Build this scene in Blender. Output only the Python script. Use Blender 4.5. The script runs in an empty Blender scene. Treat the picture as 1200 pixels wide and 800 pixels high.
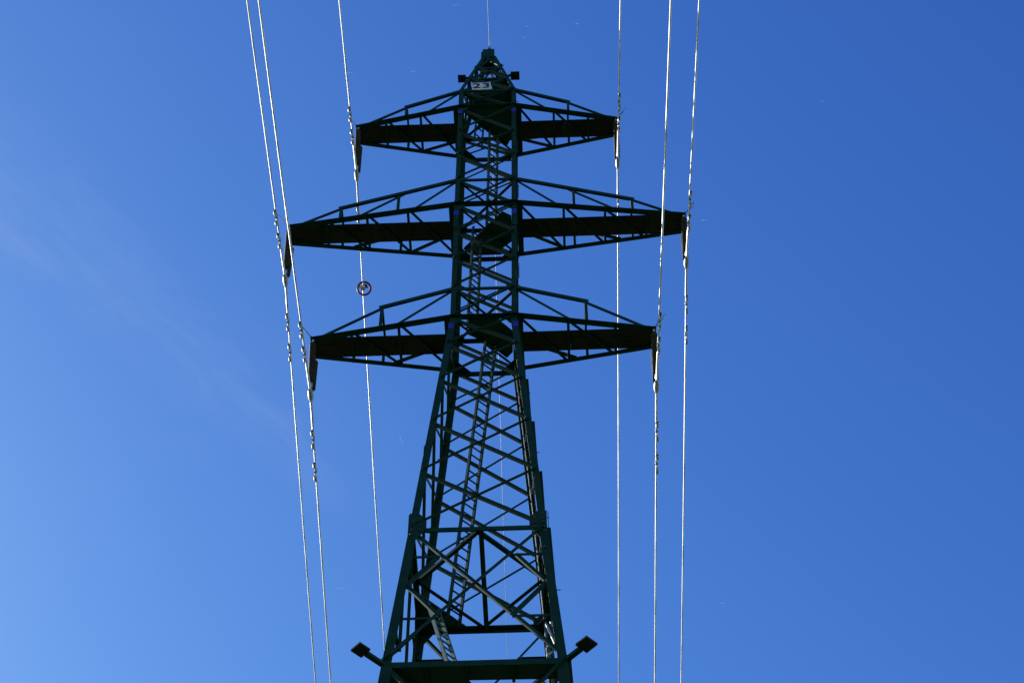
import bpy, math, random
from mathutils import Vector, Matrix
random.seed(7)
R = math.radians
scene = bpy.context.scene
col = scene.collection

# ------------------------------------------------------------------ camera
cam_data = bpy.data.cameras.new('camera')
cam = bpy.data.objects.new('camera', cam_data)
col.objects.link(cam)
cam_data.sensor_width = 36.0
cam_data.lens = 2333.18 / 1200 * 36.0
cam_data.clip_start = 0.1
cam_data.clip_end = 12000
cam.matrix_world = (Matrix.Translation((0, 0, 1.6)) @ Matrix.Rotation(R(90 + 55.575), 4, 'X')
                    @ Matrix.Rotation(R(-0.19), 4, 'Z'))
scene.camera = cam

# ------------------------------------------------------------------ sky, sun, exposure
SUN_AZ = R(-48.0)          # from +Y, negative = to the left
SUN_EL = R(38.0)
world = bpy.data.worlds.new('World')
scene.world = world
world.use_nodes = True
wn, wl = world.node_tree.nodes, world.node_tree.links
wn.clear()
wout = wn.new('ShaderNodeOutputWorld')
bg = wn.new('ShaderNodeBackground')
bg.inputs['Strength'].default_value = 0.1
sky = wn.new('ShaderNodeTexSky')
sky.sky_type = 'NISHITA'
sky.sun_disc = False
sky.sun_elevation = SUN_EL
sky.sun_rotation = SUN_AZ
sky.altitude = 300
sky.air_density = 1.0
sky.dust_density = 0.3
sky.ozone_density = 2.0
# deep clear-air blue: channel-wise contrast of the sky's own colour
sp_ = wn.new('ShaderNodeSeparateColor'); cb_ = wn.new('ShaderNodeCombineColor')
wl.new(sky.outputs['Color'], sp_.inputs['Color'])
for ch, k_, g_ in (('Red', 3.95, 1.89), ('Green', 3.04, 1.61), ('Blue', 1.91, 1.03)):
    a_ = wn.new('ShaderNodeMath'); a_.operation = 'MULTIPLY'; a_.inputs[1].default_value = 0.1
    p_ = wn.new('ShaderNodeMath'); p_.operation = 'POWER'; p_.inputs[1].default_value = g_
    b_ = wn.new('ShaderNodeMath'); b_.operation = 'MULTIPLY'; b_.inputs[1].default_value = k_ / 0.1
    wl.new(sp_.outputs[ch], a_.inputs[0]); wl.new(a_.outputs[0], p_.inputs[0]); wl.new(p_.outputs[0], b_.inputs[0])
    wl.new(b_.outputs[0], cb_.inputs[ch])
# thin cirrus veil low on the left: a soft band on the sky's own directions, broken up by noise
tc = wn.new('ShaderNodeTexCoord')
def dot(vec):
    d = wn.new('ShaderNodeVectorMath'); d.operation = 'DOT_PRODUCT'
    d.inputs[1].default_value = vec
    wl.new(tc.outputs['Generated'], d.inputs[0]); return d.outputs['Value']
def rng(sock, a, b, c=0.0, d=1.0):
    n = wn.new('ShaderNodeMapRange'); n.interpolation_type = 'SMOOTHSTEP'
    for k, v in (('From Min', a), ('From Max', b), ('To Min', c), ('To Max', d)): n.inputs[k].default_value = v
    wl.new(sock, n.inputs['Value']); return n.outputs['Result']
def mth(op, a, b):
    n = wn.new('ShaderNodeMath'); n.operation = op
    for i, v in enumerate((a, b)):
        if isinstance(v, (int, float)): n.inputs[i].default_value = v
        else: wl.new(v, n.inputs[i])
    return n.outputs[0]
def noise(scale, rot, sc, detail=7, rough=0.62, dist=0.6):
    mp = wn.new('ShaderNodeMapping'); mp.inputs['Scale'].default_value = sc; mp.inputs['Rotation'].default_value = rot
    wl.new(tc.outputs['Generated'], mp.inputs['Vector'])
    nz = wn.new('ShaderNodeTexNoise'); nz.inputs['Scale'].default_value = scale; nz.inputs['Detail'].default_value = detail
    nz.inputs['Roughness'].default_value = rough; nz.inputs['Distortion'].default_value = dist
    wl.new(mp.outputs['Vector'], nz.inputs['Vector']); return nz.outputs['Fac']
BANDN = (0.613, -0.5775, 0.5393)
off = mth('ADD', dot(BANDN), mth('MULTIPLY', mth('SUBTRACT', noise(9.0, (0, 0, 0), (1, 1, 1), 3), 0.5), 0.035))
lower = rng(off, -0.010, 0.008)
upper = rng(off, 0.070, 0.002)
along = rng(dot((-0.1974, 0.5519, 0.8102)), math.cos(R(10.0)), math.cos(R(3.0)))
cx_ = wn.new('ShaderNodeCombineXYZ')
wl.new(mth('MULTIPLY', dot((0.775, 0.600, -0.200)), 11.0), cx_.inputs[0])
wl.new(mth('MULTIPLY', dot(BANDN), 46.0), cx_.inputs[1])
wz_ = wn.new('ShaderNodeTexNoise'); wz_.inputs['Scale'].default_value = 1.0; wz_.inputs['Detail'].default_value = 9
wz_.inputs['Roughness'].default_value = 0.66; wz_.inputs['Distortion'].default_value = 0.5
wl.new(cx_.outputs[0], wz_.inputs['Vector'])
wisp = rng(wz_.outputs['Fac'], 0.34, 0.74, 0.15, 1.0)
veil = mth('MULTIPLY', mth('MULTIPLY', lower, upper), mth('MULTIPLY', along, wisp))
fine = mth('MULTIPLY', rng(noise(7.0, (0.1, 0.7, 0.2), (1, 2, 1.4)), 0.5, 0.8), along)
fac = mth('ADD', mth('MULTIPLY', veil, 0.10), mth('MULTIPLY', fine, 0.02))
mx = wn.new('ShaderNodeMixRGB')
mx.inputs['Color2'].default_value = (6.0, 7.0, 8.2, 1)
wl.new(fac, mx.inputs['Fac']); wl.new(cb_.outputs['Color'], mx.inputs['Color1'])
wl.new(mx.outputs['Color'], bg.inputs['Color'])
wl.new(bg.outputs['Background'], wout.inputs['Surface'])

sun_data = bpy.data.lights.new('sun', 'SUN')
sun_data.energy = 4.8
sun_data.angle = R(0.5)
sun_data.color = (1.0, 0.96, 0.91)
sun = bpy.data.objects.new('sun', sun_data)
col.objects.link(sun)
sdir = Vector((math.sin(SUN_AZ) * math.cos(SUN_EL), math.cos(SUN_AZ) * math.cos(SUN_EL), math.sin(SUN_EL)))
sun.rotation_euler = sdir.to_track_quat('Z', 'Y').to_euler()
sun.location = sdir * 80

scene.view_settings.view_transform = 'Standard'
scene.view_settings.look = 'None'
scene.view_settings.exposure = 0.0
scene.view_settings.gamma = 1.0
scene.view_settings.use_curve_mapping = False
scene.render.resolution_x = 1024
scene.render.resolution_y = 682

# ------------------------------------------------------------------ materials
def material(name, c1, c2=None, rough=0.5, metal=0.0, scale=6.0, bump=0.0, lo=0.35, hi=0.65, detail=6, c3=None, spec=0.5):
    m = bpy.data.materials.new(name)
    m.use_nodes = True
    n, l = m.node_tree.nodes, m.node_tree.links
    b = n['Principled BSDF']
    b.inputs['Roughness'].default_value = rough
    b.inputs['Metallic'].default_value = metal
    b.inputs['Specular IOR Level'].default_value = spec
    tcn = n.new('ShaderNodeTexCoord')
    nt = n.new('ShaderNodeTexNoise')
    nt.inputs['Scale'].default_value = scale
    nt.inputs['Detail'].default_value = detail
    l.new(tcn.outputs['Object'], nt.inputs['Vector'])
    r = n.new('ShaderNodeValToRGB')
    r.color_ramp.elements[0].position = lo
    r.color_ramp.elements[0].color = (*c1, 1)
    r.color_ramp.elements[1].position = hi
    r.color_ramp.elements[1].color = (*(c2 or c1), 1)
    if c3:
        e = r.color_ramp.elements.new(min(0.98, hi + 0.08))
        e.color = (*c3, 1)
    l.new(nt.outputs['Fac'], r.inputs['Fac'])
    l.new(r.outputs['Color'], b.inputs['Base Color'])
    rr = n.new('ShaderNodeMapRange')
    rr.inputs['To Min'].default_value = max(0.05, rough - 0.12)
    rr.inputs['To Max'].default_value = min(1, rough + 0.15)
    l.new(nt.outputs['Fac'], rr.inputs['Value'])
    l.new(rr.outputs['Result'], b.inputs['Roughness'])
    if bump:
        bp = n.new('ShaderNodeBump')
        bp.inputs['Strength'].default_value = bump
        bp.inputs['Distance'].default_value = 0.01
        l.new(nt.outputs['Fac'], bp.inputs['Height'])
        l.new(bp.outputs['Normal'], b.inputs['Normal'])
    return m

PAINT = material('green_tower_paint', (0.004, 0.026, 0.017), (0.007, 0.036, 0.023), 0.62, 0, 5.0, 0.1, 0.35, 0.62, 8, (0.016, 0.026, 0.014), spec=0.12)
PLANK = material('dark_walkway_boards', (0.024, 0.021, 0.013), (0.046, 0.037, 0.022), 0.85, 0, 2.5, 0.4, c3=(0.018, 0.034, 0.016), spec=0.05)
FLOORM = material('green_floor_plate', (0.014, 0.045, 0.030), (0.024, 0.055, 0.036), 0.65, 0, 4.0, 0.1, spec=0.1)
ALU = material('aluminium_strand', (0.46, 0.47, 0.52), (0.95, 0.95, 1.0), 0.40, 0.30, 1.1, 0.0, lo=0.36, hi=0.60)  # pale and dull noise puts uneven glints along the wires into the colour
GREYWIRE = material('dull_grey_wire', (0.22, 0.22, 0.25), (0.32, 0.32, 0.36), 0.5, 0.1, 9.0)
STEEL = material('grey_galvanised_steel', (0.34, 0.35, 0.37), (0.52, 0.53, 0.55), 0.45, 0.55, 20.0, 0.1)
DARKSTEEL = material('dark_iron', (0.03, 0.03, 0.03), (0.06, 0.055, 0.05), 0.6, 0.3, 20.0, 0.1)
PORC = material('brown_glazed_porcelain', (0.016, 0.013, 0.007), (0.045, 0.034, 0.015), 0.5, 0, 9.0, 0.0, spec=0.12)
WHITE = material('white_enamel', (0.52, 0.53, 0.56), (0.66, 0.67, 0.70), 0.4, 0, 8.0, 0.0)
INK = material('black_numerals', (0.006, 0.006, 0.008), None, 0.5)
BLUE = material('blue_band_paint', (0.012, 0.012, 0.22), (0.02, 0.02, 0.30), 0.5, 0, 8.0)
RED = material('red_ring_paint', (0.20, 0.012, 0.012), (0.28, 0.02, 0.02), 0.5, 0, 8.0)
LADDERPAINT = material('sunlit_green_ladder_paint', (0.03, 0.075, 0.055), (0.06, 0.12, 0.085), 0.5, 0, 6.0, 0.1)  # lighter than the tower green: the sunlit look of these ladders is in the colour
BLACK = material('matt_black_panel', (0.006, 0.007, 0.006), (0.010, 0.011, 0.010), 0.85, 0, 8.0)
CONCRETE = material('footing_concrete', (0.26, 0.25, 0.23), (0.36, 0.35, 0.32), 0.9, 0, 3.0, 0.4)
GRASS = material('meadow_grass', (0.020, 0.040, 0.010), (0.050, 0.075, 0.022), 0.9, 0, 0.25, 0.5)
FLUFF = material('white_seed_fluff', (0.8, 0.8, 0.8), None, 0.8)
_n, _l = FLUFF.node_tree.nodes, FLUFF.node_tree.links
_tr = _n.new('ShaderNodeBsdfTranslucent'); _tr.inputs['Color'].default_value = (.95, .95, .95, 1)
_mx = _n.new('ShaderNodeMixShader'); _mx.inputs[0].default_value = .4
_l.new(_n['Principled BSDF'].outputs[0], _mx.inputs[1]); _l.new(_tr.outputs[0], _mx.inputs[2])
_l.new(_mx.outputs[0], [x for x in _n if x.type == 'OUTPUT_MATERIAL'][0].inputs['Surface'])

# ------------------------------------------------------------------ mesh helpers
class MB:
    def __init__(self):
        self.v = []; self.f = []; self.smooth = []
    def add(self, vs, fs, smooth=False):
        o = len(self.v)
        self.v += [tuple(p) for p in vs]
        self.f += [tuple(i + o for i in f) for f in fs]
        self.smooth += [smooth] * len(fs)
        return self
    def prism(self, prof, p, q, e1, e2):
        """sweep a 2-D profile (counter-clockwise list) from p to q"""
        p, q = Vector(p), Vector(q)
        n = len(prof)
        vs = [p + e1 * a + e2 * b for a, b in prof] + [q + e1 * a + e2 * b for a, b in prof]
        fs = [(i, (i + 1) % n, n + (i + 1) % n, n + i) for i in range(n)]
        if n == 6:      # L section: two quads per cap
            fs += [(0, 3, 2, 1), (0, 5, 4, 3), (6, 7, 8, 9), (6, 9, 10, 11)]
        else:
            fs += [tuple(reversed(range(n))), tuple(range(n, 2 * n))]
        return self.add(vs, fs)
    def angle(self, p, q, a, d1, d2, t=None, b=None):
        """steel angle: heel on the line p-q, flanges towards d1 and d2"""
        p, q = Vector(p), Vector(q)
        ax = (q - p).normalized()
        e1 = Vector(d1); e1 = (e1 - ax * e1.dot(ax)).normalized()
        e2 = Vector(d2); e2 = (e2 - ax * e2.dot(ax)); e2 = (e2 - e1 * e2.dot(e1)).normalized()
        t = t or max(0.008, a * 0.11); b = b or a
        return self.prism([(0, 0), (a, 0), (a, t), (t, t), (t, b), (0, b)], p, q, e1, e2)
    def bar(self, p, q, w, h, up=(0, 0, 1)):
        p, q = Vector(p), Vector(q)
        ax = (q - p).normalized(); u = Vector(up)
        if abs(ax.dot(u)) > 0.98: u = Vector((1, 0, 0))
        e2 = (u - ax * u.dot(ax)).normalized(); e1 = ax.cross(e2)
        return self.prism([(-w / 2, -h / 2), (w / 2, -h / 2), (w / 2, h / 2), (-w / 2, h / 2)], p, q, e1, e2)
    def tube(self, pts, r, seg=8):
        pts = [Vector(p) for p in pts]; n = len(pts)
        rs = r if isinstance(r, (list, tuple)) else [r] * n
        o = len(self.v); up = None
        for i, p in enumerate(pts):
            ax = (pts[min(i + 1, n - 1)] - pts[max(i - 1, 0)]).normalized()
            if up is None:
                up = Vector((0, 0, 1)) if abs(ax.z) < 0.9 else Vector((1, 0, 0))
            e1 = ax.cross(up).normalized(); e2 = e1.cross(ax)
            up = e2
            for k in range(seg):
                t = 2 * math.pi * k / seg
                self.v.append(tuple(p + (e1 * math.cos(t) + e2 * math.sin(t)) * rs[i]))
        for i in range(n - 1):
            for k in range(seg):
                a = o + i * seg + k; b = o + i * seg + (k + 1) % seg
                self.f.append((a, b, b + seg, a + seg)); self.smooth.append(True)
        self.f.append(tuple(o + k for k in reversed(range(seg)))); self.smooth.append(False)
        self.f.append(tuple(o + (n - 1) * seg + k for k in range(seg))); self.smooth.append(False)
        return self
    def plate(self, poly, z0, z1):
        n = len(poly)
        vs = [(x, y, z0) for x, y in poly] + [(x, y, z1) for x, y in poly]
        fs = [(i, (i + 1) % n, n + (i + 1) % n, n + i) for i in range(n)]
        fs += [tuple(reversed(range(n))), tuple(range(n, 2 * n))]
        return self.add(vs, fs)
    def slab(self, pts, th):
        """planar polygon of 3-D points given thickness th along its normal"""
        P = [Vector(p) for p in pts]; n = len(P)
        nr = (P[1] - P[0]).cross(P[2] - P[0]).normalized() * th
        vs = P + [p + nr for p in P]
        fs = [(i, (i + 1) % n, n + (i + 1) % n, n + i) for i in range(n)]
        fs += [tuple(reversed(range(n))), tuple(range(n, 2 * n))]
        return self.add(vs, fs)
    def box(self, c, s):
        x, y, z = c; a, b, d = s[0] / 2, s[1] / 2, s[2] / 2
        return self.plate([(x - a, y - b), (x + a, y - b), (x + a, y + b), (x - a, y + b)], z - d, z + d)
    def build(self, name, mat, parent=None, bevel=0.0):
        me = bpy.data.meshes.new(name)
        me.from_pydata(self.v, [], self.f)
        for pl, s in zip(me.polygons, self.smooth): pl.use_smooth = s
        me.materials.append(mat); me.update()
        o = bpy.data.objects.new(name, me)
        col.objects.link(o)
        if parent: o.parent = parent
        if bevel:
            bv = o.modifiers.new('bevel', 'BEVEL'); bv.width = bevel; bv.segments = 2
        return o

def tag(o, label=None, cat=None, group=None, kind=None):
    if label: o['label'] = label
    if cat: o['category'] = cat
    if group: o['group'] = group
    if kind: o['kind'] = kind
    return o

TX, TY, YAW = -0.5555, 23.04, R(1.8515)
def to_world(u, v, z):
    c, s = math.cos(YAW), math.sin(YAW)
    return Vector((TX + c * u + s * v, TY - s * u + c * v, z))
def thing(name, u, v, z, label, cat, group=None, rot=0.0):
    o = bpy.data.objects.new(name, None)
    o.empty_display_size = 0.3
    col.objects.link(o)
    o.location = to_world(u, v, z); o.rotation_euler = (0, 0, -YAW + rot)
    return tag(o, label, cat, group)

# ------------------------------------------------------------------ ground
gm = MB()
N = 60; SZ = 4000.0
def gh(x, y):
    d = math.hypot(x, y)
    return -0.02 + min(1, max(0, (d - 90) / 300)) * 4 * math.sin(x * 0.004 + 1) * math.cos(y * 0.005)
xs = [SZ * (abs(t) ** 2.5) * (1 if t > 0 else -1) for t in [i / (N / 2) - 1 for i in range(N + 1)]]
gm.add([(x, y, gh(x, y)) for y in xs for x in xs],
       [(j * (N + 1) + i, j * (N + 1) + i + 1, (j + 1) * (N + 1) + i + 1, (j + 1) * (N + 1) + i) for j in range(N) for i in range(N)], True)
tag(gm.build('ground', GRASS), kind='structure')

# ------------------------------------------------------------------ the tower
LV = {'A1t': (45.055, .691), 'A1b': (44.167, .692), 'u1': (42.966, .692), 'u2': (41.859, .692), 'A2t': (40.716, .691),
      'A2b': (39.593, .690), 'v1': (38.46, .688), 'v2': (37.353, .685), 'A3t': (36.228, .680), 'A3b': (35.128, .675),
      'k1': (34.094, .742), 'k2': (32.779, .831), 'k3': (31.273, .937), 'k4': (29.626, 1.056), 'G': (27.9, 1.182), 'P': (24.353, 1.444)}
ORDER = ['A1t', 'A1b', 'u1', 'u2', 'A2t', 'A2b', 'v1', 'v2', 'A3t', 'A3b', 'k1', 'k2', 'k3', 'k4', 'G', 'P']
slope = (1.444 - 1.182) / (27.9 - 24.353)
for nm, z in (('q1', 19.6), ('q2', 13.6), ('q3', 6.6), ('foot', 0.35)):
    LV[nm] = (z, 1.444 + slope * (24.353 - z)); ORDER.append(nm)
PK = [(45.055, .691), (46.06, .512), (46.95, .352), (47.95, .165)]

tower = thing('transmission_tower', 0, 0, 0,
              'tall dark green steel lattice power tower with three pairs of cross arms', 'power tower')

def Z(k): return LV[k][0]
def Wd(k): return LV[k][1]
FACES = [((0, -1, 0), (1, 0, 0)), ((0, 1, 0), (1, 0, 0)), ((-1, 0, 0), (0, 1, 0)), ((1, 0, 0), (0, 1, 0))]   # normal, along
def fpt(face, side, z, w):
    n, a = Vector(face[0]), Vector(face[1])
    return n * w + a * (w * side) + Vector((0, 0, z))

# legs: one mesh per corner, from footing to the peak
for sx in (-1, 1):
    for sy in (-1, 1):
        mb = MB()
        chain = [(Z('foot'), Wd('foot'), .18), (Z('P'), Wd('P'), .15), (Z('G'), Wd('G'), .13), (Z('A3b'), Wd('A3b'), .105), (Z('A1t'), Wd('A1t'), .105)]
        for (z0, w0, a0), (z1, w1, a1) in zip(chain, chain[1:]):
            mb.angle((sx * w0, sy * w0, z0), (sx * w1, sy * w1, z1), a0 if z1 <= Z('A3b') + .01 else a1, (-sx, 0, 0), (0, -sy, 0), t=.016)
        mb.angle((sx * .691, sy * .691, 45.055), (sx * .165, sy * .165, 47.95), .09, (-sx, 0, 0), (0, -sy, 0), t=.01)
        leg = mb.build('leg', PAINT, tower)
        # splice plates outside the leg flanges
        for zz, ww in ((30.2, 1.012), (38.9, .689), (42.4, .692)):
            sp = MB()
            sp.box((sx * (ww - .05), sy * (ww + .006), zz), (.09, .012, .5))
            sp.box((sx * (ww + .006), sy * (ww - .05), zz), (.012, .09, .5))
            sp.build('splice_plate', PAINT, leg)
        # step bolts
        if sx * sy < 0:
            for k in range(20):
                z = 26.2 + k * 1.02
                w = None
                for a, b in zip(ORDER[::-1], ORDER[::-1][1:]):
                    if LV[a][0] <= z <= LV[b][0]:
                        t = (z - LV[a][0]) / (LV[b][0] - LV[a][0]); w = LV[a][1] * (1 - t) + LV[b][1] * t
                if w is None: continue
                s = MB()
                if k % 2: s.tube([(sx * (w - .1), sy * w, z), (sx * (w - .1), sy * (w + .09), z)], .008, 6)
                else: s.tube([(sx * w, sy * (w - .1), z), (sx * (w + .07), sy * (w - .1), z)], .008, 6)
                s.build('step_bolt', PAINT, leg)
        # blue phase bands just under each arm on the front legs
        if sy < 0:
            for zz, ww in ((43.93, .692), (39.22, .690), (34.78, .70)):
                bnd = MB()
                bnd.box((sx * (ww - .052), -(ww + .008), zz), (.112, .012, .19))
                tag(bnd.build('colour_band', BLUE, leg), 'dark blue painted band on the leg below a cross arm')

# face bracing
def diag(face, za, wa, sa, zb, wb, sb, a, outside, name='diagonal_brace', off=None):
    n = Vector(face[0])
    p, q = fpt(face, sa, za, wa), fpt(face, sb, zb, wb)
    d = (q - p).normalized()
    p = p + d * .05; q = q - d * .05
    off = n * (off if off is not None else (.004 if outside else -.022))
    inpl = Vector((0, 0, 1))
    mb = MB()
    mb.angle(p + off, q + off, a, inpl, n if outside else -n, t=.009)
    return mb.build(name, PAINT, tower)

panel_pairs = list(zip(ORDER, ORDER[1:]))
for a, b in panel_pairs:
    (z1, w1), (z2, w2) = LV[a], LV[b]
    big = z1 <= Z('G') + .01
    sz = .062 if big else (.064 if z1 < Z('A3b') + .01 else .06)
    for i, face in enumerate(FACES):
        left = face[0][0] < 0
        if i == 0:          # front: the heavier diagonal bolted inside, the lighter one outside
            diag(face, z1, w1, -1, z2, w2, 1, sz * .92, False)
            diag(face, z1, w1, 1, z2, w2, -1, sz * .9, True)
        else:
            upper_right = face[0][0] > 0 and z2 > Z('A3b') - .01
            inside = left or upper_right
            diag(face, z1, w1, -1, z2, w2, 1, sz * .9, not inside, off=-.05 if inside else None)
            diag(face, z1, w1, 1, z2, w2, -1, sz * .66, False)

# horizontals of the body
def strut(face, z, w, a, out=.004, name='horizontal_strut'):
    n = Vector(face[0]); al = Vector(face[1])
    p, q = fpt(face, -1, z, w) + al * .03, fpt(face, 1, z, w) - al * .03
    if name == 'arm_beam':          # deep beam joining the two cross arms, flange outwards
        mb = MB(); mb.angle(p - n * .065, q - n * .065, a, (0, 0, 1), n, t=.011, b=.135)
        return mb.build(name, PAINT, tower)
    mb = MB(); mb.angle(p + n * (.003 if out < 0 else out), q + n * (.003 if out < 0 else out), a, (0, 0, -1), n if out > 0 else -n, t=.011)
    return mb.build(name, PAINT, tower)
for k, a in (('A1t', .075), ('A1b', .12), ('A2t', .075), ('A2b', .12), ('A3t', .075), ('A3b', .12), ('G', .10), ('P', .12), ('q2', .10)):
    for face in FACES:
        strut(face, Z(k), Wd(k) , a, -1 if k in ('G', 'P', 'A1t', 'A2t', 'A3t') else .004, 'arm_beam' if k in ('A1b', 'A2b', 'A3b') and face is FACES[0] else 'horizontal_strut')
# vertical hanger and plan bracing at the waist level
zg, wg = LV['G']
def simple(name, p, q, a, d1, d2):
    mb = MB(); mb.angle(p, q, a, d1, d2, t=.009); return mb.build(name, PAINT, tower)
mids = [(0, -wg + .04), (wg - .04, 0), (0, wg - .04), (-wg + .04, 0)]
for i in range(4):
    a, b = mids[i], mids[(i + 1) % 4]
    simple('plan_brace', (a[0], a[1], zg - .05), (b[0], b[1], zg - .05), .068, (-a[0] - b[0], -a[1] - b[1], 0), (0, 0, 1))
simple('plan_brace', (.01, -wg + .05, zg - .068), (.01, wg - .05, zg - .068), .085, (1, 0, 0), (0, 0, 1))
# plan bracing at platform level: corner diagonals
zp, wp = LV['P']
for sx in (-1, 1):
    simple('plan_brace', (sx * (wp - .05), wp - .05, zp - .06), (0, 0.02, zp - .06), .08, (-sx, 1, 0), (0, 0, 1))
# redundant members below the waist, front, back and both sides
for face in FACES:
    n, al = Vector(face[0]), Vector(face[1])
    t = (zg - 26.85) / (zg - zp)
    for s in (-1, 1):
        # point on the X diagonal a third of the way and leg node
        for zz, inner in ((27.15, 0), (25.5, 1)):
            tt = (zg - zz) / (zg - zp)
            wl_ = wg + (wp - wg) * tt
            sp = -s if False else s
            # diagonal from leg at G on side s goes to -s at P ; at height zz it is at:
            pos = wg * s * (1 - tt) - wp * s * tt if not inner else -wg * s * (1 - tt) + wp * s * tt
            p = n * (wl_ - .03) + al * (s * (wl_ - .04)) + Vector((0, 0, zz))
            q = n * (wl_ - .03) + al * pos + Vector((0, 0, zz))
            mb = MB(); mb.angle(p, q, .05, (0, 0, -1), -n, t=.008); mb.build('redundant_brace', PAINT, tower)
            zl = zz - .95 if not inner else zz + .95
            tl = (zg - zl) / (zg - zp); w2 = wg + (wp - wg) * tl
            p2 = n * (w2 - .05) + al * (s * (w2 - .06)) + Vector((0, 0, zl))
            q2 = n * (wl_ - .05) + al * pos + Vector((0, 0, zz))
            mb = MB(); mb.angle(q2, p2, .06, (0, 0, 1), -n, t=.008); mb.build('redundant_brace', PAINT, tower)

# plan bracing in the shaft at arm levels
for k in ('A1b', 'A2b', 'A3b', 'A1t', 'A2t', 'A3t'):
    z, w = LV[k]; e = w - .06
    simple('plan_brace', (-e, -e, z - .035), (e, e, z - .035), .05, (1, -1, 0), (0, 0, 1))
    if k.endswith('t'):
        simple('plan_brace', (e, -e, z - .05), (-e, e, z - .05), .05, (1, 1, 0), (0, 0, 1))

# gusset plates
def gusset(face, s, z, w, wd, hh, out=.016, chamfer=True):
    n, al = Vector(face[0]), Vector(face[1])
    o = n * (w + out) + al * (s * w) + Vector((0, 0, z))
    pts = [(0, -hh), (.14, -hh), (wd, -hh * .25), (wd, hh * .5), (.16, hh), (0, hh)]
    P = [o - al * s * a + Vector((0, 0, b)) + n * (-(b) * ((Wd('P') - Wd('G')) / (Z('G') - Z('P'))) if z <= Z('G') + .01 else 0) for a, b in pts]
    mb = MB(); mb.slab(P, .012)
    g = mb.build('gusset_plate', PAINT, tower)
    return g
for face in FACES:
    for s in (-1, 1):
        g = gusset(face, s, zg + .03, wg, .30, .34)
        if face is FACES[0]:
            n, al = Vector(face[0]), Vector(face[1])
            for dz in (-.24, -.12, .02, .14, .26):
                for du in ((.06,) if abs(dz) > .2 else (.06, .2)):
                    c = al * s * (wg - du - .074 * (dz)) + n * (wg + .02 - .074 * dz) + Vector((0, 0, zg + .03 + dz))
                    mb = MB(); mb.tube([c, c + n * .025], .022, 6); mb.build('bolt', DARKSTEEL, g)
        for k, wd, hh in (('A1b', .24, .2), ('A2b', .24, .2), ('A3b', .24, .22), ('A2t', .22, .16), ('A3t', .22, .16)):
            gusset(face, s, Z(k), Wd(k), wd, hh, .003 - .02)
# horizontal corner plates seen as dark triangles from below
for k in ('A1b', 'A2b', 'A3b', 'G'):
    z, w = LV[k]; e = w - .02; r = .36 if k != 'G' else .34
    for sx in (-1, 1):
        for sy in ((1,)):
            mb = MB(); mb.plate([(sx * e, sy * e), (sx * (e - r), sy * e), (sx * e, sy * (e - r))][::(1 if sx * sy > 0 else -1)], z - .075, z - .063)
            mb.build('corner_plate', PAINT, tower)

# floors inside the shaft
def floor(poly, z, name='floor_plate'):
    mb = MB(); mb.plate(poly, z + .02, z + .05)
    return mb.build(name, FLOORM, tower)
floor([(-.572, -.62), (.595, -.62), (.58, .141), (.434, .418)], 44.167)
floor([(-.32, -.56), (.597, -.62), (.582, -.20), (-.34, -.28)], 45.055)
floor([(.05, -.40), (.47, -.40), (.47, .42), (.20, .42)], 46.06)
floor([(.36, -.46), (.56, -.34), (.56, .309), (.297, .525), (.31, .66), (-.361, .66), (-.545, .473)], 39.593)
floor([(-.304, -.62), (.249, -.62), (.583, -.274), (.565, .233), (.437, .378), (.033, -.02), (-.324, -.223)], 35.128)
floor([(-1.15, .28), (-.30, 1.14), (-1.14, 1.14)], 27.9, 'landing_plate')
pf = floor([(-1.36, -1.40), (1.36, -1.40), (1.36, -.98), (-.125, -1.0), (-.15, .25), (-1.36, .25)], 24.353, 'working_platform')
# joists under the working platform
for x in (-.75, -.12, .6, 1.3):
    mb = MB(); mb.bar((x, -1.40, 24.34), (x, -.99, 24.34), .05, .06); mb.build('joist', PAINT, pf)

# ladders
def ladder(p, q, dr, width, mat, step=.30, rail=.05, rung=.018):
    """p, q: foot and head of the left rail; dr: horizontal direction to the right rail"""
    p, q = Vector(p), Vector(q); dr = Vector(dr).normalized() * width
    mb = MB()
    for o in (Vector((0, 0, 0)), dr):
        mb.bar(p + o, q + o, rail, rail * .55, up=dr)
    ld = mb.build('ladder', mat, tower)
    n = int((q - p).length / step)
    for i in range(1, n):
        c = p + (q - p) * (i / n)
        r = MB(); r.tube([c, c + dr], rung, 6); r.build('rung', mat, ld)
    return ld
ladder((-.612, .691, 27.7), (.039, -.167, 35.2), (.18, .17, 0), .27, PAINT, .215, .065)
ladder((-.333, -.391, 35.15), (-.301, -.011, 39.75), (.17, .178, 0), .25, PAINT, .24, .06)
ladder((-.011, .111, 39.6), (.041, -.112, 44.25), (.19, .18, 0), .26, PAINT, .24, .06)
ladder((-.35, .25, 44.17), (-.25, -.05, 46.8), (.17, .178, 0), .25, PAINT, .33, .045)
ladder((-.282, -.555, 24.4), (-.959, .438, 27.85), (.18, .19, 0), .25, LADDERPAINT, .24, .065)
# short bright access ladder inside the right face
ladder((1.27, .05, 24.45), (1.10, .86, 27.7), (.02, .3, -.02), .24, LADDERPAINT, .34, .05)

# short galvanised cable tray and steps inside the right face
mb = MB()
mb.bar((1.28, .3, 26.47), (1.116, .3, 27.03), .035, .03); mb.bar((1.341, .3, 26.596), (1.19, .3, 27.091), .035, .03)
tray = mb.build('cable_tray', STEEL, tower)
mb = MB(); mb.slab([(1.272, .315, 26.49), (1.333, .315, 26.61), (1.186, .315, 27.07), (1.122, .315, 27.01)], .006); mb.build('tray_floor', DARKSTEEL, tray)
for z0 in (26.48, 26.275, 26.06):
    mb = MB(); mb.bar((1.118, .3, z0), (1.21, .3, z0 + .07), .03, .022); mb.build('step', STEEL, tray)

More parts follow.
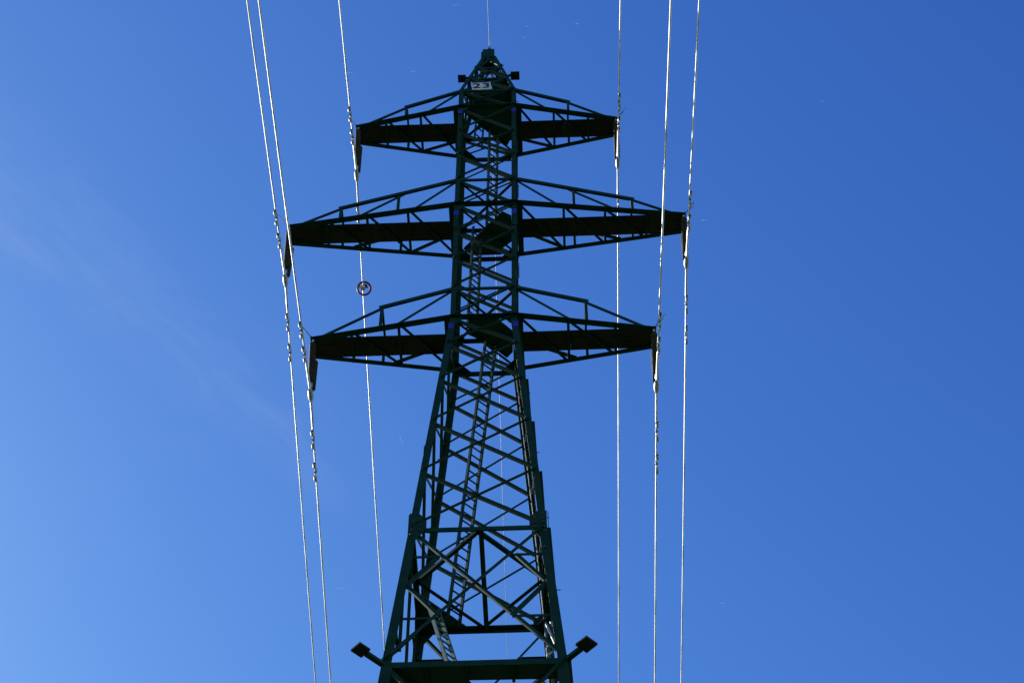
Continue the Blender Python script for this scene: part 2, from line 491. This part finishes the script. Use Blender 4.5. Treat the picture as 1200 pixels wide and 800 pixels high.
# cable conduit up the right inside
mb = MB()
mb.tube([(1.20, .95, 24.4), (1.09, .98, 27.6), (.93, .83, 30.4), (.60, .50, 35.0), (.58, .52, 38)], .009, 8)
mb.build('cable_conduit', GREYWIRE, tower)

# peak
for (z0, w0), (z1, w1) in zip(PK, PK[1:]):
    for face in FACES:
        diag(face, z1, w1, -1, z0, w0, 1, .062, False, off=-.012)
        diag(face, z1, w1, 1, z0, w0, -1, .055, False, off=-.034)
for z, w in PK[1:3]:
    for face in FACES:
        strut(face, z, w - .012, .07, -1)
    simple('plan_brace', (-w + .03, 0, z - .03), (w - .03, 0, z - .03), .04, (0, 1, 0), (0, 0, 1))
cap = MB()
cap.box((-.02, 0, 48.05), (.30, .40, .44))
cap.box((-.08, -.1, 48.0), (.26, .12, .40))
cap.box((.0, 0, 48.36), (.22, .20, .14))
capo = cap.build('peak_cap', PAINT, tower)
mb = MB(); mb.box((0, 0, 48.47), (.07, .3, .08)); mb.tube([(0, -.16, 48.50), (0, .16, 48.50)], .03, 8)
mb.build('earth_wire_clamp', STEEL, capo)

# cross arms
ARM = {'A1': dict(L=3.171, R=3.110, kink=(.505, .67), posts=[], floor=[.36, .70], web=[(0, .36)]),
       'A2': dict(L=4.421, R=4.419, kink=(.68, .64), posts=[.332], floor=[.27, .515, .76], web=[(0, .27), (.31, .62)]),
       'A3': dict(L=3.534, R=3.482, kink=(.494, .885), posts=[], floor=[.36, .70], web=[(0, .43)])}
TIPV = .225
for lv, A in ARM.items():
    zb, wb = LV[lv + 'b']; zt, wt = LV[lv + 't']; ht = zt - zb
    for sg, key in ((-1, 'L'), (1, 'R')):
        T = A[key]
        def pt(f, t, h=0.0):          # f = -1 front chord, +1 back chord
            return Vector((sg * (wb + (T - wb) * t), f * (wb + (TIPV - wb) * t), zb + h))
        tk, hk = A['kink']
        def toph(t): return ht + (hk - ht) * t / tk
        mb = MB()
        for f in (-1, 1):
            if f < 0: mb.angle(pt(f, -.035) + Vector((0, .065, 0)), pt(f, 1.0) + Vector((0, .06, 0)), .135, (0, -1, 0), (0, 0, 1), t=.012, b=.10)
            else: mb.angle(pt(f, 0) + Vector((0, .02, 0)), pt(f, 1.0) + Vector((0, .006, 0)), .10, (0, -1, 0), (0, 0, 1), t=.012, b=.10)
        # tip end plate closing the two chords
        mb.box((sg * (T + .006), 0, zb + .05), (.012, 2 * TIPV + .05, .16))
        arm = mb.build('cross_arm', PAINT, tower)
        for f in (-1, 1):
            m = MB()
            p0 = Vector((sg * wt, f * (wt + .012), zt)); k = pt(f, tk, hk); e = pt(f, .95, .08)
            d = (k - p0).normalized()
            m.angle(p0, k + d * .10, .10, (0, 0, -1), (0, -f, 0), t=.011)
            m.angle(k - Vector((sg * .05, 0, .02)), e, .065, (0, 0, -1), (0, -f, 0), t=.009)
            m.build('top_chord', PAINT, arm)
            for t, h in [(tk, hk)] + [(t, toph(t)) for t in A['posts']]:
                m = MB(); m.angle(pt(f, t, .0) + Vector((0, -f * .014, .01)), pt(f, t, h) + Vector((0, -f * .014, 0)), .062, (sg, 0, 0), (0, -f, 0), t=.008)
                m.build('post', PAINT, arm)
            for ta, tb in A['web']:
                m = MB(); m.angle(pt(f, ta, toph(ta) - .04) + Vector((0, -f * .028, 0)), pt(f, tb, .05) + Vector((0, -f * .028, 0)), .055, (0, 0, -1), (0, -f, 0), t=.008)
                m.build('web_brace', PAINT, arm)
        nodes = [0.0] + A['floor']
        for t in A['floor']:
            m = MB(); m.angle(pt(-1, t, -.012), pt(1, t, -.012), .055, (sg, 0, 0), (0, 0, 1), t=.008)
            m.build('floor_brace', PAINT, arm)
        for t0, t1 in zip(nodes, nodes[1:]):
            p, q = (pt(-1, t1, -.024), pt(1, t0, -.024)) if sg < 0 else (pt(-1, t0, -.024), pt(1, t1, -.024))
            m = MB(); m.angle(p, q, .06, (1, 0, 0), (0, 0, 1), t=.008)
            m.build('floor_brace', PAINT, arm)
        # upper tie between the two top chords
        m = MB(); m.angle(pt(-1, tk, hk - .03), pt(1, tk, hk - .03), .05, (sg, 0, 0), (0, 0, -1), t=.008); m.build('top_tie', PAINT, arm)
        # walkway: long boards side by side
        m = MB(); nb = 3; bw = .47 / nb
        L_ = (T - .02) - (wb + .01)
        for i in range(nb):
            y = -.235 + bw * (i + .5)
            cut = .35 + .3 * random.random()
            for x0, x1 in ((0, cut), (cut, 1)):
                xa, xb = wb + .01 + L_ * x0, wb + .01 + L_ * x1
                m.box((sg * (xa + xb) / 2, y, zb + .045 + random.uniform(-.004, .004)), (xb - xa - .0015, bw - .007, .045))
        m.build('walkway', PLANK, arm)
        # bird spikes at the tip
        rnd = random.Random(hash_ := int(zb * 10) + (3 if sg > 0 else 0))
        for i in range(4):
            a = rnd.uniform(-.9, .9)
            b = Vector((sg * (T + .01), -TIPV + .02, zb + .13))
            tipd = Vector((sg * (.15 + .55 * abs(math.sin(a + i))), -.25 + .3 * math.cos(i * 2.1 + a), .75)).normalized()
            m = MB(); m.tube([b, b + tipd * .18, b + tipd * .36 + Vector((0, 0, -.01))], .0045, 5); m.build('bird_spike', DARKSTEEL, arm)

# footings
for sx in (-1, 1):
    for sy in (-1, 1):
        w = Wd('foot') - .1
        mb = MB(); mb.box((sx * w, sy * w, .12), (1.1, 1.1, .72)); mb.build('footing', CONCRETE, tower, .02)

# ------------------------------------------------------------------ number plate
sign = thing('number_plate', -.148, -.722, 45.18, 'white number plate reading 23 on the front of the tower peak', 'sign')
mb = MB(); mb.box((0, 0, 0), (.45, .012, .36)); mb.build('plate', WHITE, sign, .004)
cu = bpy.data.curves.new('numerals', 'FONT'); cu.body = '23'; cu.size = .36; cu.align_x = 'CENTER'; cu.align_y = 'CENTER'
cu.extrude = .003; cu.offset = .007; cu.space_character = 1.1
tmp = bpy.data.objects.new('numerals_curve', cu)
col.objects.link(tmp)
me = bpy.data.meshes.new_from_object(tmp.evaluated_get(bpy.context.evaluated_depsgraph_get()))
bpy.data.objects.remove(tmp)
me.materials.clear(); me.materials.append(INK)
num = bpy.data.objects.new('numerals', me); col.objects.link(num); num.parent = sign
num.rotation_euler = (R(90), 0, 0); num.location = (0, -.010, 0); num.scale = (1.18, .98, 1)
sign.rotation_euler = (0, R(-0.6), -YAW)

# ------------------------------------------------------------------ square panels on outrigger poles
def panel(label, corner, z, direction, length, size, square_rot, inner=.0, pole=.03):
    o = thing('outrigger_panel', corner[0], corner[1], z, label, 'panel', 'square panels on poles')
    d = Vector((direction[0], direction[1], 0)).normalized()
    mb = MB(); mb.bar(d * -inner, d * length, pole * 2, pole * 1.6); mb.build('pole', PAINT, o)
    e = Vector((-d.y, d.x, 0)); c = d * (length + size * .5)
    if square_rot: pass
    mb = MB(); h = size / 2
    mb.plate([tuple((c + d * a * h + e * b * h).xy) for a, b in ((-1, -1), (1, -1), (1, 1), (-1, 1))], -.02, .02)
    mb.build('panel', BLACK, o, .003)
    mb = MB(); mb.plate([tuple((c - d * h + d * a + e * b).xy) for a, b in ((-.06, -.03), (.1, -.03), (.1, .03), (-.06, .03))], .021, .04)
    mb.build('bracket', PAINT, o)
    return o
panel('dark square panel on a sloping pole beside the lower left tower leg', (-1.46, -1.46), 24.33, (-1, -1), .30, .22, True, .75, .04)
panel('dark square panel on a sloping pole beside the lower right tower leg', (1.45, -1.43), 24.34, (1, -1), .30, .245, True, .75, .04)
panel('small green square plate left of the tower peak beside the number plate', (-.50, -.50), 46.05, (-1, 0), .05, .20, False, .1, .02)
panel('small black square plate right of the tower peak', (.50, -.50), 46.12, (1, 0), .06, .22, False, .1, .02)

# ------------------------------------------------------------------ insulators, conductors
WIRE = {'A1L': (-3.071, 42.278, 'A1', -1), 'A1R': (3.053, 42.494, 'A1', 1), 'A2L': (-4.331, 37.795, 'A2', -1),
        'A2R': (4.331, 38.022, 'A2', 1), 'A3L': (-3.439, 33.549, 'A3', -1), 'A3R': (3.407, 33.492, 'A3', 1)}
ARMWORD = {'A1': 'top', 'A2': 'middle', 'A3': 'lowest'}
def rod_insulator(mb, p, q):
    p, q = Vector(p), Vector(q); L = (q - p).length
    pts, rs = [], []
    n = 20
    for i in range(n):
        for t, r in ((i / n, .046), ((i + .30) / n, .068), ((i + .52) / n, .066), ((i + .72) / n, .046)):
            pts.append(p + (q - p) * (.06 + .88 * t)); rs.append(r)
    mb.tube(pts, rs, 12)
NEAR_S, NEAR_K, FAR_S, FAR_K, AZ = .171, .0014, .216, .0028, -.011
def wire_pt(v):       # relative to the clamp
    d = abs(v)
    s, k = (NEAR_S, NEAR_K) if v < 0 else (FAR_S, FAR_K)
    z = -s * d + k * d * d if d < s / (2 * k) else -s * s / (4 * k) + .0012 * (d - s / (2 * k)) ** 2
    sm = .35                     # the clamp rounds the bend
    if d < sm: z += -.0 + (s * (sm - d) ** 2) / (2 * sm) * .0
    return Vector((AZ * v, v, z))
vs_ = [-150 + i * 5 for i in range(26)] + [-22, -19, -16, -13, -10, -8, -6, -5, -4, -3, -2, -1.2, -.6, -.25, 0, .25, .6, 1.2, 2, 3, 4, 5, 6, 8, 10, 12, 14, 17, 20] + [25 + 5 * i for i in range(26)]
for key, (u, zc, lv, sg) in WIRE.items():
    zb = Z(lv + 'b'); T = ARM[lv]['L' if sg < 0 else 'R']
    side = 'left' if sg < 0 else 'right'
    top_z = zb - .03
    ins = thing('insulator_string', u, 0, top_z, f'twin brown insulator rods hanging from the {side} tip of the {ARMWORD[lv]} cross arm', 'insulator', 'insulators hanging from the cross arm tips')
    du = sg * (T - abs(u)) * .55
    drop = zc - top_z
    for f in (-1, 1):
        m = MB()
        rod_insulator(m, (du, f * .235, -.04), (0, f * .085, drop + .22))
        io = m.build('insulator_rod', PORC, ins)
        m = MB(); m.tube([(du, f * .235, .06), (du, f * .235, -.05)], .022, 8); m.tube([(0, f * .09, drop + .25), (0, f * .08, drop + .12)], .03, 8)
        m.build('end_fitting', STEEL, io)
    m = MB(); m.bar((0, -.14, drop + .11), (0, .14, drop + .11), .03, .07); m.build('yoke_plate', STEEL, ins)
    m = MB(); m.tube([wire_pt(-.16), wire_pt(-.08), wire_pt(0) , wire_pt(.08), wire_pt(.16)], [.03, .05, .055, .05, .03], 8)
    m.bar((0, 0, .0), (0, 0, .12), .05, .05)
    for v in m.v[:]: pass
    m.v = [(x, y, z + drop) for x, y, z in m.v]
    m.build('suspension_clamp', STEEL, ins)

    w = thing('conductor', u, 0, zc, f'pale aluminium power line held below the {side} tip of the {ARMWORD[lv]} cross arm', 'power line', 'six power lines')
    m = MB(); m.tube([wire_pt(v) for v in vs_], .0175, 10); m.build('strand', ALU, w)
    m = MB(); m.tube([wire_pt(v) for v in (-.95, -.9, -.6, -.25, 0, .25, .6, .75, .8)], [.019] + [.023] * 7 + [.019], 8); m.build('armour_rod', ALU, w)
    for v0 in (-1.785, -1.15, .92, 1.62):
        c = wire_pt(v0)
        tn = (wire_pt(v0 + .05) - wire_pt(v0 - .05)).normalized()
        m = MB(); m.box((c.x, c.y, c.z - .03), (.05, .05, .11))
        dm = m.build('vibration_damper', STEEL, w)
        m = MB(); b = c + Vector((sg * .012, 0, -.075)); m.tube([b - tn * .16, b + tn * .16], .008, 6); m.build('messenger_cable', STEEL, dm)
        for s in (-1, 1):
            e = b + tn * (s * .14)
            m = MB(); m.tube([e - tn * .055, e - tn * .045, e + tn * .045, e + tn * .055], [.022, .034, .034, .022], 10)
            m.build('damper_weight', STEEL, dm)
            m = MB(); m.tube([e + tn * (s * .056), e + tn * (s * .072)], .026, 10); m.build('weight_cap', DARKSTEEL, dm)

# earth wire over the peak
ew = thing('earth_wire', 0, 0, 48.52, 'thin bare earth wire running over the tower peak', 'earth wire')
m = MB(); m.tube([wire_pt(v) for v in vs_], .0075, 6); m.build('strand', GREYWIRE, ew)

# red ring clamped on the upper left wire
rw = wire_pt(2.76)
ring = thing('ring_marker', -3.071 + rw.x, rw.y, 42.278 + rw.z, 'small red ring clamped on the upper left power line', 'marker')
m = MB(); nseg = 32; cen = Vector((.03, 0, -.05)); Rr = .155
ez = Vector((0, .80, -.60))
m.tube([cen + Vector((math.cos(t), 0, 0)) * Rr + ez * math.sin(t) * Rr for t in [2 * math.pi * i / nseg for i in range(nseg + 1)]], .026, 8)
m.build('ring', RED, ring)
m = MB(); m.box((.0, 0, -.01), (.09, .10, .10)); m.bar((-.12, 0, .03), (.06, 0, -.01), .045, .05); m.build('clamp', WHITE, ring)
m = MB(); m.box((.055, 0, .055), (.07, .06, .10)); m.bar((.05, 0, .10), (.11, 0, -.02), .03, .03); m.build('hanger', DARKSTEEL, ring)

# wisps of seed fluff drifting in the sunlight
def wisp_at(x, y, z, ln, ang, label):
    o = bpy.data.objects.new('seed_wisp', None); o.empty_display_size = .05; col.objects.link(o); o.location = (x, y, z)
    tag(o, label, 'seed fluff', 'seed wisps drifting in the air')
    d = Vector((math.cos(ang), .2, math.sin(ang)))
    m = MB(); m.tube([d * (t * ln) + Vector((0, 0, ln * .18 * math.sin(t * 5 + ang))) for t in (-.5, -.25, 0, .25, .5)], [.0006, .0011, .0014, .0012, .0006], 5)
    m.build('thread', FLUFF, o)
    m = MB(); e = d * ln * .5; m.tube([e - d * .004, e, e + d * .004], [.001, .0035, .001], 6); m.build('seed', FLUFF, o)
wisp_at(-0.410, 6.298, 15.208, 0.039, 0.3, 'bright wisp of seed fluff above and left of the tower peak')
wisp_at(0.131, 7.302, 16.951, 0.011, 0.2, 'tiny seed fluff speck right of the earth wire above the peak')
wisp_at(0.122, 8.255, 18.713, 0.041, -0.9, 'bent seed fluff wisp just right of the tower tip')
wisp_at(0.500, 6.638, 15.598, 0.027, 0.2, 'short seed fluff wisp between tower peak and top right power line')
wisp_at(-1.407, 7.847, 17.179, 0.068, 0.25, 'faint thread of seed fluff beside the upper left power line')
wisp_at(-0.951, 8.752, 19.000, 0.050, 0.4, 'small slanted seed fluff wisp above the top left cross arm')
wisp_at(-1.363, 10.555, 13.547, 0.069, 0.05, 'curved white seed fluff thread left of the lower tower leg')
wisp_at(1.721, 9.218, 16.965, 0.069, 0.2, 'pale seed fluff streak right of the middle right cross arm tip')
wisp_at(3.053, 9.153, 19.118, 0.060, 0.25, 'lone seed fluff streak in the blue sky far right of the tower')
wisp_at(1.708, 10.964, 13.812, 0.028, 0.1, 'small seed fluff wisp low in the sky right of the power lines')
wisp_at(-4.326, 12.379, 14.650, 0.016, 1.2, 'tiny seed fluff speck low at the far left of the sky')
wisp_at(-0.836, 9.062, 13.524, 0.058, -1.2, 'long faint seed fluff thread left of the tower waist')
